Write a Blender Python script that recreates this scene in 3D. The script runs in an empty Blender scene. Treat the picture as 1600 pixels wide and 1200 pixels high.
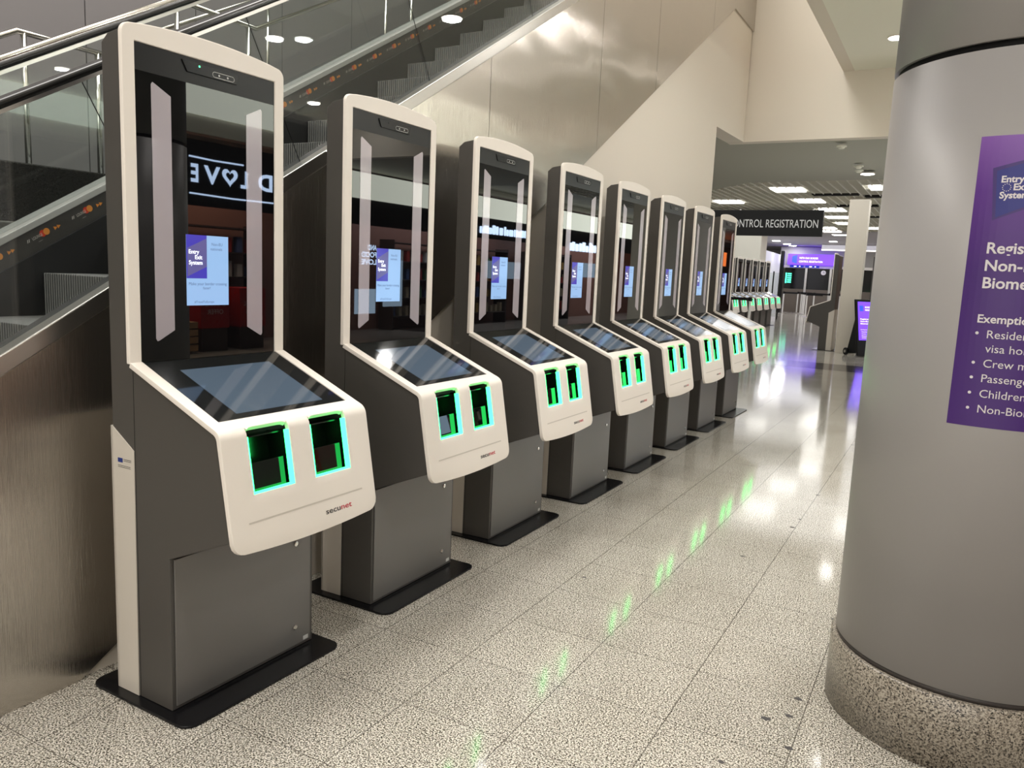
import bpy, bmesh, math, random
from mathutils import Vector, Matrix
random.seed(7)
ORD = ['first', 'second', 'third', 'fourth', 'fifth', 'sixth', 'seventh', 'eighth', 'ninth', 'tenth', 'eleventh', 'twelfth', 'thirteenth', 'fourteenth', 'fifteenth', 'sixteenth']
C = bpy.context.scene.collection
PI = math.pi

# ------------------------------------------------------------------ camera, world, lights, exposure
CAMP = Vector((2.2273, -1.4901, 1.3979))
_r = Vector((0.87077311, 0.48978785, 0.04315148)); _u = Vector((-0.10723336, 0.10352744, 0.98882914)); _f = Vector((-0.47984914, 0.86567311, -0.14267051))
cd = bpy.data.cameras.new('camera'); cam = bpy.data.objects.new('camera', cd); C.objects.link(cam)
cam.matrix_world = Matrix(((_r.x, _u.x, -_f.x, CAMP.x), (_r.y, _u.y, -_f.y, CAMP.y), (_r.z, _u.z, -_f.z, CAMP.z), (0, 0, 0, 1)))
cd.sensor_fit = 'HORIZONTAL'; cd.sensor_width = 36; cd.lens = 1227.1 / 1600 * 36; cd.clip_start = .05; cd.clip_end = 200
bpy.context.scene.camera = cam
vs = bpy.context.scene.view_settings
vs.view_transform = 'Standard'; vs.look = 'None'; vs.exposure = 0.55; vs.gamma = 1; vs.use_curve_mapping = False
w = bpy.data.worlds.new('world'); bpy.context.scene.world = w; w.use_nodes = True
w.node_tree.nodes['Background'].inputs[0].default_value = (1, .97, .93, 1); w.node_tree.nodes['Background'].inputs[1].default_value = .25

def area(name, loc, sx, sy, power, col=(1, .965, .925), rot=(0, 0, 0), spread=PI):
    l = bpy.data.lights.new(name, 'AREA'); l.shape = 'RECTANGLE'; l.size = sx; l.size_y = sy; l.energy = power; l.color = col; l.spread = spread
    o = bpy.data.objects.new(name, l); C.objects.link(o); o.location = loc; o.rotation_euler = rot
    return o
# unseen high atrium lights, then fill added for the soffit, hall and aisle
area('atrium_light', (-1.6, 3.0, 8.6), 3.0, 8.0, 420)
area('atrium_light', (-1.0, -4.0, 8.6), 3.0, 3.0, 240)
area('soffit_fill', (1.5, 10.2, .35), 2.0, 2.0, 14, (1, .98, .92), (PI, 0, 0))  # added uplight without a fixture, brightens the soffit from below
area('hall_fill', (-2.0, 16.5, 3.13), 7.0, 7.0, 150, (1, .985, .96))  # soft fill added under the grid ceiling, on top of its panels
area('hall_fill', (-3.0, 24, 3.13), 7.0, 6.0, 100, (1, .985, .97))
area('hall_fill', (-4.0, 33, 3.10), 7.0, 8.0, 180, (.97, .97, 1))
area('aisle_fill', (2.5, -7.6, 2.3), 6.0, 2.4, 85, (1, .97, .94), (math.radians(90), 0, 0))  # added fill behind the camera, lightens column and kiosk fronts
def disk(name, loc, size, power, col=(1, .965, .925)):
    o = area(name, loc, size, size, power, col); o.data.shape = 'DISK'; return o
# aisle ceiling downlights (x, y) with lamps; after the third, added for light
AISLE = ((1.82, 5.03), (3.99, 4.89), (5.99, 7.6), (3.9, 2.4), (5.9, 4.9), (1.8, 2.2), (1.8, -.6), (3.9, -.4), (1.8, -3.4), (3.9, -3.2), (6.0, 1.8))
for x, y in AISLE: disk('downlight_lamp', (x, y, 3.72), .16, 15)

# ------------------------------------------------------------------ materials
MATS = {}
def mat(name, col, rough=.5, metal=0, emis=None, es=0, ior=1.5, coat=0, spec=None):
    m = bpy.data.materials.new(name); m.use_nodes = True; b = m.node_tree.nodes['Principled BSDF']
    b.inputs['Base Color'].default_value = (*col, 1); b.inputs['Roughness'].default_value = rough; b.inputs['Metallic'].default_value = metal
    b.inputs['IOR'].default_value = ior
    if coat: b.inputs['Coat Weight'].default_value = coat; b.inputs['Coat Roughness'].default_value = .02
    if emis: b.inputs['Emission Color'].default_value = (*emis, 1); b.inputs['Emission Strength'].default_value = es
    if spec is not None: b.inputs['Specular IOR Level'].default_value = spec
    MATS[name] = m
    return m
def nd(m, t, **k):
    n = m.node_tree.nodes.new(t)
    for a, v in k.items():
        if a in n.inputs: n.inputs[a].default_value = v
        else: setattr(n, a, v)
    return n
def lk(m, a, b): m.node_tree.links.new(a, b)
def ramp(m, stops):
    r = nd(m, 'ShaderNodeValToRGB'); e = r.color_ramp.elements
    while len(e) < len(stops): e.new(.5)
    for x, (p, c) in zip(e, stops): x.position = p; x.color = (*c, 1)
    return r
def coords(m, scale=(1, 1, 1)):
    g = nd(m, 'ShaderNodeNewGeometry'); mp = nd(m, 'ShaderNodeMapping'); mp.inputs['Scale'].default_value = scale
    lk(m, g.outputs['Position'], mp.inputs[0]); return mp.outputs[0]
def mathn(m, op, a, b=None, c=None):
    n = nd(m, 'ShaderNodeMath'); n.operation = op
    for i, v in enumerate((a, b, c)):
        if v is None: continue
        if isinstance(v, (int, float)): n.inputs[i].default_value = v
        else: lk(m, v, n.inputs[i])
    return n.outputs[0]
def mix(m, fac, a, b, blend='MIX'):
    n = nd(m, 'ShaderNodeMix'); n.data_type = 'RGBA'; n.blend_type = blend
    for i, v in ((0, fac), (6, a), (7, b)):
        if isinstance(v, tuple): n.inputs[i].default_value = (*v, 1)
        elif isinstance(v, (int, float)): n.inputs[i].default_value = v
        else: lk(m, v, n.inputs[i])
    return n.outputs[2]

def granite(name, light, mid, dark, rough=.14, joints=False, scale=1.0, tint=None):
    m = mat(name, mid, rough); b = m.node_tree.nodes['Principled BSDF']; p = coords(m)
    n1 = nd(m, 'ShaderNodeTexNoise', Scale=190.0 * scale, Detail=2.0, Roughness=.55); lk(m, p, n1.inputs['Vector'])
    n2 = nd(m, 'ShaderNodeTexNoise', Scale=200.0 * scale, Detail=1.0, Roughness=.5); lk(m, p, n2.inputs['Vector'])
    n3 = nd(m, 'ShaderNodeTexNoise', Scale=2.0, Detail=2.0); lk(m, p, n3.inputs['Vector'])
    r1 = ramp(m, [(.44, mid), (.49, tuple((a + c) / 2 for a, c in zip(mid, light))), (.55, light)]); lk(m, n1.outputs[0], r1.inputs[0])
    r2 = ramp(m, [(.375, (0, 0, 0)), (.395, (.2, .2, .2)), (.43, (1, 1, 1))]); lk(m, n2.outputs[0], r2.inputs[0])
    c = mix(m, r2.outputs[0], dark, r1.outputs[0])
    r3 = ramp(m, [(.3, (.86, .85, .83)), (.7, (1, 1, 1))]); lk(m, n3.outputs[0], r3.inputs[0])
    c = mix(m, 1.0, c, r3.outputs[0], 'MULTIPLY')
    if joints:
        b.inputs['Specular IOR Level'].default_value = .36
        T = .3755; sp = nd(m, 'ShaderNodeSeparateXYZ'); g = nd(m, 'ShaderNodeNewGeometry'); lk(m, g.outputs['Position'], sp.inputs[0])
        fs = []
        for ax, off, width in ((0, 1.94, .0016), (1, .81, .0013)):
            v = mathn(m, 'SUBTRACT', sp.outputs[ax], off - 40 * T); v = mathn(m, 'DIVIDE', v, T); v = mathn(m, 'FRACT', v)
            v = mathn(m, 'SUBTRACT', v, .5); v = mathn(m, 'ABSOLUTE', v); v = mathn(m, 'GREATER_THAN', v, .5 - width / T); fs.append(v)
        f = mathn(m, 'MAXIMUM', fs[0], fs[1]); f = mathn(m, 'MULTIPLY', f, .8)
        # each tile differs a little in tone
        fl = nd(m, 'ShaderNodeVectorMath'); fl.operation = 'MULTIPLY_ADD'; fl.inputs[1].default_value = (1 / T, 1 / T, 0); fl.inputs[2].default_value = (-1.94 / T + 40, -.81 / T + 40, 0); lk(m, g.outputs['Position'], fl.inputs[0])
        fo = nd(m, 'ShaderNodeVectorMath'); fo.operation = 'FLOOR'; lk(m, fl.outputs[0], fo.inputs[0])
        wn = nd(m, 'ShaderNodeTexWhiteNoise'); lk(m, fo.outputs[0], wn.inputs['Vector'])
        rt = ramp(m, [(0, (.93, .93, .93)), (1, (1, 1, 1))]); lk(m, wn.outputs[0], rt.inputs[0])
        c = mix(m, 1.0, c, rt.outputs[0], 'MULTIPLY')
        c = mix(m, f, c, (.05, .042, .035))
        rr = mathn(m, 'MULTIPLY_ADD', n1.outputs[0], .10, rough - .04); lk(m, rr, b.inputs['Roughness'])
    lk(m, c, b.inputs['Base Color'])
    return m
M_FLOOR = granite('floor_granite', (.78, .745, .67), (.18, .16, .125), (.015, .013, .01), .085, True)
M_BAND = granite('dark_granite_band', (.12, .11, .10), (.06, .055, .05), (.015, .015, .015), .12)
M_PLINTH = granite('column_granite', (.50, .45, .38), (.22, .19, .155), (.03, .025, .02), .3, scale=.9)
M_BLACKGR = granite('black_granite', (.03, .03, .03), (.012, .012, .012), (.004, .004, .004), .25)
M_GREYGR = granite('grey_granite', (.16, .16, .15), (.09, .09, .085), (.03, .03, .03), .4)

def steel(name, col, rough, aniso=True, bump=.08):
    m = mat(name, col, rough, 1.0); b = m.node_tree.nodes['Principled BSDF']
    p = coords(m, (1, .5, 1)); n = nd(m, 'ShaderNodeTexNoise', Scale=1.3, Detail=2.0); lk(m, p, n.inputs['Vector'])
    p2 = coords(m, (900, 900, 6) if aniso else (6, 900, 900)); n2 = nd(m, 'ShaderNodeTexNoise', Scale=1.0, Detail=2.0); lk(m, p2, n2.inputs['Vector'])
    h = mathn(m, 'MULTIPLY_ADD', n2.outputs[0], .0005, mathn(m, 'MULTIPLY', n.outputs[0], bump))
    bp = nd(m, 'ShaderNodeBump', Strength=1.0, Distance=1.0); lk(m, h, bp.inputs['Height']); lk(m, bp.outputs[0], b.inputs['Normal'])
    r = mathn(m, 'MULTIPLY_ADD', n2.outputs[0], .12, rough - .06); lk(m, r, b.inputs['Roughness'])
    b.inputs['Anisotropic'].default_value = .6; tg = nd(m, 'ShaderNodeTangent'); tg.direction_type = 'RADIAL'; tg.axis = 'Z'; lk(m, tg.outputs[0], b.inputs['Tangent'])
    return m
M_STEEL = steel('brushed_steel', (.58, .545, .50), .22, True, .035)
M_TRIM = mat('satin_steel_trim', (.62, .60, .57), .28, 1)
M_CHROME = mat('polished_steel', (.72, .71, .68), .14, 1)
M_RUBBER = mat('black_handrail_rubber', (.008, .008, .008), .22)
M_BLACK = mat('black_satin', (.005, .005, .006), .26, spec=.3)
M_BLACKM = mat('black_matte', (.007, .007, .007), .6, spec=.2)
M_WHITE = mat('white_lacquer', (.84, .785, .715), .35)
M_STRIP = mat('white_rear_panel', (.60, .555, .49), .4)
M_BODY = mat('dark_grey_powder_coat', (.068, .063, .057), .42)
M_DOOR = mat('grey_satin_door', (.19, .182, .175), .34, .4)
M_GLASSBLK = mat('black_mirror_glass', (.003, .003, .0035), .012, ior=1.52)
M_SCRGLASS = mat('touch_glass', (.010, .011, .012), .06)
M_SCREEN = mat('dim_touch_screen', (.02, .03, .04), .08, emis=(.16, .22, .30), es=.28)
M_BAR = mat('frosted_light_bar', (.41, .37, .405), .25, coat=1)
M_PANELBLK = mat('camera_panel_black', (.011, .011, .011), .3, spec=.3)
M_DISP = mat('display_light_blue', (.05, .08, .1), .1, emis=(.33, .54, .88), es=.62)
M_DPURP = mat('display_violet', (.02, .02, .05), .1, emis=(.05, .04, .42), es=.7)
M_DPURP2 = mat('display_dark_violet', (.02, .02, .05), .1, emis=(.10, .09, .24), es=.8)
M_DTXT = mat('display_dark_text', (.01, .02, .04), .3, emis=(.05, .08, .16), es=1)
M_DTXTW = mat('display_white_text', (.5, .5, .5), .3, emis=(.8, .85, 1), es=1)
M_LED = mat('green_led_strip', (.0, .3, .15), .3, emis=(.03, 1.0, .15), es=5.5)
M_LEDW = mat('green_status_led', (.0, .3, .1), .3, emis=(.05, 1, .25), es=4)
M_CAVITY = mat('scanner_black_plastic', (.003, .004, .0035), .2)
M_RED = mat('logo_red', (.55, .02, .05), .4)
M_DARKTXT = mat('logo_black', (.012, .012, .014), .4)
M_EU = mat('eu_blue', (.01, .03, .20), .4)
M_WALL = mat('cream_plaster', (.74, .685, .60), .65)
M_WALLW = mat('white_plaster', (.80, .78, .70), .7)
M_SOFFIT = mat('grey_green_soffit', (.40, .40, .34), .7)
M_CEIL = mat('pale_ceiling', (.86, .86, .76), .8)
M_GREYWALL = mat('grey_wall_panel', (.20, .19, .195), .45)
M_COLCLAD = mat('column_cladding', (.37, .355, .35), .36, .1)
M_BLADE = mat('grid_blade', (.80, .78, .70), .6)
M_PLENUM = mat('grid_plenum', (.34, .33, .285), .8)
M_PANEL = mat('light_panel', (1, 1, 1), .5, emis=(1, .97, .90), es=2.6)
M_DOWN2 = mat('far_downlight_lens', (1, 1, 1), .5, emis=(1, .97, .94), es=60)
M_DOWN = mat('downlight_lens', (1, 1, 1), .5, emis=(1, .95, .88), es=22)
M_SKIRT = mat('escalator_skirt', (.022, .022, .024), .35)
M_STEP = mat('escalator_step', (.2, .2, .195), .45, .3)
M_STRIPAD = mat('advert_strip_black', (.06, .057, .055), .35)
M_ORANGE = mat('advert_orange', (.75, .28, .05), .5)
M_REDORG = mat('advert_red', (.65, .05, .02), .5)
M_PALE = mat('advert_pale_text', (.5, .48, .45), .5)
M_PURPLE = mat('poster_violet', (.09, .02, .22), .4)
M_LOGOBLUE = mat('poster_logo_blue', (.018, .02, .20), .4)
M_LOGOEDGE = mat('poster_logo_edge', (.045, .018, .16), .4)
M_PTXT = mat('poster_white_print', (.72, .68, .70), .5)
M_LEDPURP = mat('violet_lit_banner', (.05, .02, .2), .4, emis=(.16, .05, .95), es=1.25)
M_LEDWHITE = mat('lit_white_text', (.5, .5, .5), .4, emis=(.75, .7, 1), es=1.3)
M_LEDBLUE = mat('lit_blue_mark', (.02, .05, .3), .4, emis=(.02, .06, .6), es=1.2)
M_GREENSCR = mat('green_lit_screen', (.02, .2, .1), .4, emis=(.08, .85, .5), es=1.6)
M_BROWN = mat('brown_counter', (.11, .09, .07), .5)
M_DARKGLASS = mat('dark_booth_glass', (.012, .012, .012), .1)
M_CREAMPOST = mat('cream_post', (.66, .61, .52), .55)
M_SHOPRED = mat('shop_red_panel', (.40, .012, .012), .4)
M_NEON = mat('shop_sign_lit', (.6, .7, .9), .4, emis=(.55, .72, 1), es=9)
M_NEONRED = mat('shop_sign_red', (.6, .1, .1), .4, emis=(1, .08, .06), es=2)
M_WOOD = mat('crate_wood', (.42, .26, .13), .6)
M_SHELF = mat('shop_shelf_dark', (.05, .035, .03), .5)
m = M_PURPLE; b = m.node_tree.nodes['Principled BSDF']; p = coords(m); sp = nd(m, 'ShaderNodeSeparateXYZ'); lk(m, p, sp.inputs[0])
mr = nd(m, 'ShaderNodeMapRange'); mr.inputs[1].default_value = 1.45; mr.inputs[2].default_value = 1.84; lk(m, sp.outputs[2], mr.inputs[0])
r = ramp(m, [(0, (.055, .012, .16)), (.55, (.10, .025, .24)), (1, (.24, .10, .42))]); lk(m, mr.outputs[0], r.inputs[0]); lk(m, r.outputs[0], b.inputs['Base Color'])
def ribbed():
    m = M_STEP; b = m.node_tree.nodes['Principled BSDF']; p = coords(m); wv = nd(m, 'ShaderNodeTexWave', Scale=20.0); wv.bands_direction = 'X'
    lk(m, p, wv.inputs['Vector']); bp = nd(m, 'ShaderNodeBump', Strength=.8, Distance=.01); lk(m, wv.outputs[1], bp.inputs['Height']); lk(m, bp.outputs[0], b.inputs['Normal'])
    r = ramp(m, [(0, (.12, .12, .12)), (1, (.22, .22, .215))]); lk(m, wv.outputs[1], r.inputs[0]); lk(m, r.outputs[0], b.inputs['Base Color'])
ribbed()
def glassmat(name, tint, ior=1.5):
    m = bpy.data.materials.new(name); m.use_nodes = True; nt = m.node_tree; nt.nodes.clear()
    o = nd(m, 'ShaderNodeOutputMaterial'); t = nd(m, 'ShaderNodeBsdfTransparent', Color=(*tint, 1)); g = nd(m, 'ShaderNodeBsdfGlossy', Roughness=.01); f = nd(m, 'ShaderNodeFresnel', IOR=ior); gm = nd(m, 'ShaderNodeNewGeometry'); lk(m, mathn(m, 'MULTIPLY_ADD', gm.outputs['Backfacing'], 1 / ior - ior, ior), f.inputs['IOR']); x = nd(m, 'ShaderNodeMixShader')
    lk(m, f.outputs[0], x.inputs[0]); lk(m, t.outputs[0], x.inputs[1]); lk(m, g.outputs[0], x.inputs[2]); lk(m, x.outputs[0], o.inputs[0]); return m
M_GLASS = glassmat('balustrade_glass', (.90, .925, .915))

# ------------------------------------------------------------------ mesh helpers
def link(name, me, m, parent=None, bevel=0, seg=2, smooth=False):
    o = bpy.data.objects.new(name, me); C.objects.link(o)
    if m:
        for mm in (m if isinstance(m, (list, tuple)) else [m]): me.materials.append(mm)
    if parent: o.parent = parent
    if bevel:
        bv = o.modifiers.new('bevel', 'BEVEL'); bv.width = bevel; bv.segments = seg; bv.limit_method = 'ANGLE'; bv.angle_limit = math.radians(40)
    if smooth:
        for p in me.polygons: p.use_smooth = True
    return o
def obj(name, bm, m, parent=None, bevel=0, seg=2, smooth=False):
    bmesh.ops.recalc_face_normals(bm, faces=bm.faces[:])
    me = bpy.data.meshes.new(name); bm.to_mesh(me); bm.free()
    return link(name, me, m, parent, bevel, seg, smooth)
def B(): return bmesh.new()
def box(bm, x0, x1, y0, y1, z0, z1):
    v = [bm.verts.new((x, y, z)) for x in (x0, x1) for y in (y0, y1) for z in (z0, z1)]
    for f in ((0, 1, 3, 2), (4, 6, 7, 5), (0, 4, 5, 1), (2, 3, 7, 6), (0, 2, 6, 4), (1, 5, 7, 3)): bm.faces.new([v[i] for i in f])
    return v
def prism(bm, pts, f0, f1):
    """pts 2D list; f0,f1 map 2D -> 3D for both caps"""
    a = [bm.verts.new(f0(p)) for p in pts]; b = [bm.verts.new(f1(p)) for p in pts]; n = len(pts)
    bm.faces.new(a); bm.faces.new(b[::-1])
    for i in range(n): bm.faces.new((a[i], a[(i + 1) % n], b[(i + 1) % n], b[i]))
def vz(bm, pts, u0, u1): prism(bm, pts, lambda p: (p[0], u0, p[1]), lambda p: (p[0], u1, p[1]))     # profile in x,z extruded along y
def yz(bm, pts, x0, x1): prism(bm, pts, lambda p: (x0, p[0], p[1]), lambda p: (x1, p[0], p[1]))     # profile in y,z extruded along x
def xy(bm, pts, z0, z1): prism(bm, pts, lambda p: (p[0], p[1], z0), lambda p: (p[0], p[1], z1))
def xz(bm, pts, y0, y1): prism(bm, pts, lambda p: (p[0], y0, p[1]), lambda p: (p[0], y1, p[1]))
def rrect(x0, x1, y0, y1, r, n=6):
    o = []
    for cx, cy, a in ((x1 - r, y1 - r, 0), (x0 + r, y1 - r, 90), (x0 + r, y0 + r, 180), (x1 - r, y0 + r, 270)):
        for i in range(n + 1): t = math.radians(a + 90 * i / n); o.append((cx + r * math.cos(t), cy + r * math.sin(t)))
    return o
def tube(bm, pts, r, n=12, caps=True):
    pts = [Vector(p) for p in pts]; rings = []
    for i, p in enumerate(pts):
        d = ((pts[i] - pts[i - 1]).normalized() if i else Vector()) + ((pts[i + 1] - pts[i]).normalized() if i < len(pts) - 1 else Vector()); d.normalize()
        a = d.cross(Vector((0, 0, 1)) if abs(d.z) < .95 else Vector((1, 0, 0))).normalized(); b = d.cross(a)
        k = 1.0
        if 0 < i < len(pts) - 1: k = 1 / max(.3, d.dot((pts[i + 1] - pts[i]).normalized()))
        rr = r[i] if isinstance(r, (list, tuple)) else r
        rings.append([bm.verts.new(p + (a * math.cos(t) + b * math.sin(t)) * rr) for t in [2 * PI * j / n for j in range(n)]])
    for i in range(len(rings) - 1):
        for j in range(n): bm.faces.new((rings[i][j], rings[i][(j + 1) % n], rings[i + 1][(j + 1) % n], rings[i + 1][j]))
    if caps: bm.faces.new(rings[0][::-1]); bm.faces.new(rings[-1])
def lathe(bm, prof, cx, cy, n=32, a0=0, a1=360):
    closed = a1 - a0 >= 360; k = n if closed else n + 1; R = []
    for r, z in prof: R.append([bm.verts.new((cx + r * math.cos(math.radians(a0 + (a1 - a0) * j / n)), cy + r * math.sin(math.radians(a0 + (a1 - a0) * j / n)), z)) for j in range(k)])
    for i in range(len(R) - 1):
        for j in range(n): bm.faces.new((R[i][j], R[i][(j + 1) % k], R[i + 1][(j + 1) % k], R[i + 1][j]))
    if closed: bm.faces.new(R[0][::-1]); bm.faces.new(R[-1])
def thing(name, label, cat, loc=(0, 0, 0), rz=0, group=None):
    o = bpy.data.objects.new(name, None); C.objects.link(o); o.location = loc; o.rotation_euler = (0, 0, rz); o.empty_display_size = .1
    return tag(o, label, cat, group)
def tag(o, label, cat, group=None, kind=None):
    o['label'] = label; o['category'] = cat
    if group: o['group'] = group
    if kind: o['kind'] = kind
    return o
def struct(name, bm, m, parent=None, **k):
    o = obj(name, bm, m, parent, **k)
    if not parent: o['kind'] = 'structure'
    return o
def text_mesh(s, cap=None, width=None, bold=0.0, align='LEFT', spacing=1.0, res=3):
    """flat text mesh in its own xy plane, baseline at y=0"""
    cu = bpy.data.curves.new('t', 'FONT'); cu.body = s; cu.size = 1; cu.offset = bold; cu.resolution_u = res; cu.space_character = spacing
    cu.extrude = 0
    o = bpy.data.objects.new('t', cu); C.objects.link(o); bpy.context.view_layer.update()
    me = bpy.data.meshes.new_from_object(o.evaluated_get(bpy.context.evaluated_depsgraph_get())); bpy.data.objects.remove(o); bpy.data.curves.remove(cu)
    xs = [v.co.x for v in me.vertices]; x0, x1 = min(xs), max(xs)
    k = (cap / .69) if cap else width / (x1 - x0)
    kx = (width / (x1 - x0)) if width else k
    off = {'LEFT': -x0, 'CENTER': -(x0 + x1) / 2, 'RIGHT': -x1}[align]
    for v in me.vertices: v.co = Vector(((v.co.x + off) * kx, v.co.y * k, 0))
    me.materials.clear()
    return me
def text_at(parts, f):
    """join [(mesh,dx,dy)] into one mesh mapping (x,y)->f(x,y)"""
    bm = B()
    for me, dx, dy in parts:
        vs_ = [bm.verts.new(f(v.co.x + dx, v.co.y + dy)) for v in me.vertices]
        for p in me.polygons:
            try: bm.faces.new([vs_[i] for i in p.vertices])
            except ValueError: pass
    me = bpy.data.meshes.new('text'); bm.to_mesh(me); bm.free(); return me
def copy_tree(o, parent=None):
    c = o.copy(); C.objects.link(c)
    if parent: c.parent = parent
    for ch in list(o.children): copy_tree(ch, c)
    return c

# ------------------------------------------------------------------ setting
T30 = .5774
XS = -.147          # outer face of the escalator's steel side
bm = B(); xy(bm, [(-14, -8), (9.5, -8), (9.5, 12.33), (-14, 12.33)], -.1, 0); struct('floor', bm, M_FLOOR)
bm = B(); xy(bm, [(-14, 12.33), (9.5, 12.33), (9.5, 13.45), (-14, 13.45)], -.1, 0); struct('floor', bm, M_BAND)
bm = B(); xy(bm, [(-14, 13.45), (9.5, 13.45), (9.5, 44), (-14, 44)], -.1, 0); struct('floor', bm, M_FLOOR)
# cream wall carrying the escalator, with the header above the opening
XA = -.165
bm = B(); yz(bm, [(-.12, 0), (7.05, 0), (7.05, 3.0), (8.24, 3.03), (8.24, 4.36), (7.30, 4.36)], XA - .2, XA); struct('wall_left', bm, M_WALL)
bm = B(); box(bm, -.365, .87, 8.25, 8.4, 3.03, 9.0); struct('wall_back', bm, M_WALL)
bm = B(); box(bm, .87, 9.5, 8.25, 8.4, 3.03, 9.0); struct('wall_back', bm, M_WALL)
bm = B(); box(bm, .87, .99, -8, 8.25, 3.75, 9.0); struct('wall_atrium', bm, M_WALL)
bm = B(); box(bm, .99, 9.5, -8, 8.25, 3.75, 3.85); struct('ceiling', bm, M_CEIL)
bm = B(); box(bm, -6.2, .99, -8, 14, 9.0, 9.1); struct('ceiling', bm, M_CEIL)
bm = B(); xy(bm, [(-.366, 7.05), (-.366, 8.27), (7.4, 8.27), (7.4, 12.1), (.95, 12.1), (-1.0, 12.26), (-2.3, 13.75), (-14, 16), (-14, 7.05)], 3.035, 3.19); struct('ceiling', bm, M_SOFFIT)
bm = B(); box(bm, -14, 9.5, 12.1, 44, 3.185, 3.3); struct('ceiling', bm, M_PLENUM)
bm = B()
x = -9.0
while x < 6: box(bm, x - .007, x + .007, 12.12, 27, 3.152, 3.184); x += .165
y = 12.3
while y < 27: box(bm, -9, 6, y - .004, y + .004, 3.165, 3.184); y += .165
struct('trim_1', bm, M_BLADE)
bm = B(); box(bm, -14, 9.5, 27, 44, 3.15, 3.2); struct('ceiling', bm, mat('far_ceiling', (.50, .49, .53), .7))
bm = B(); box(bm, -14.1, -14, 7, 44, 0, 3.3); struct('wall_far_left', bm, M_WALLW)
bm = B(); box(bm, 9.5, 9.6, -8, 44, 0, 9); struct('wall_right', bm, M_WALLW)
bm = B(); box(bm, -6.3, 9.5, -8.1, -8, 0, 9); struct('wall_front', bm, M_WALL)
bm = B(); box(bm, -6.2, -.365, 14, 14.1, 3.17, 9.0); struct('wall_end', bm, M_WALL)
bm = B(); box(bm, -14, 9.5, 44, 44.1, 0, 3.3); struct('wall_far', bm, M_WALLW)
# grey panelled wall behind the stairs
bm = B()
for i in range(16):
    y0 = -6.9 + i * 1.3; box(bm, -5.6, -5.5, y0 + .006, y0 + 1.294, 0, 9)
box(bm, -5.7, -5.6, -8, 14, 0, 9); struct('wall_stairs', bm, M_GREYWALL)

# ------------------------------------------------------------------ kiosk
W = .605
Jp, Dp, Ep = Vector((.1062, 1.0773)), Vector((.4966, .9168)), Vector((.5558, .5770))
d1 = (Dp - Jp).normalized(); d2 = (Ep - Dp).normalized(); L1 = (Dp - Jp).length; L2 = (Ep - Dp).length
n1 = Vector((-d1.y, d1.x)); n1 = n1 if n1.y > 0 else -n1
n2 = Vector((-d2.y, d2.x)); n2 = n2 if n2.x > 0 else -n2
RB = .04
_ang = math.acos(d1.dot(d2)); _tan = RB * math.tan(_ang / 2)
def path(t, off=0.0):
    """t = distance from J along console then front; returns (v,z) offset outward"""
    if t <= L1 - _tan: return Jp + d1 * t + n1 * off
    if t >= L1 + _tan: return Dp + d2 * (t - L1) + n2 * off
    k = (t - (L1 - _tan)) / (2 * _tan); c = Jp + d1 * (L1 - _tan) - n1 * RB; a = _ang * k
    n = n1 * math.cos(a) + d1 * math.sin(a); return c + n * (RB + off)
def frontp(u, t, dep=0.0):      # point on the flat front face, t from D
    p = Dp + d2 * t - n2 * dep; return (p.x, u, p.y)

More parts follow.
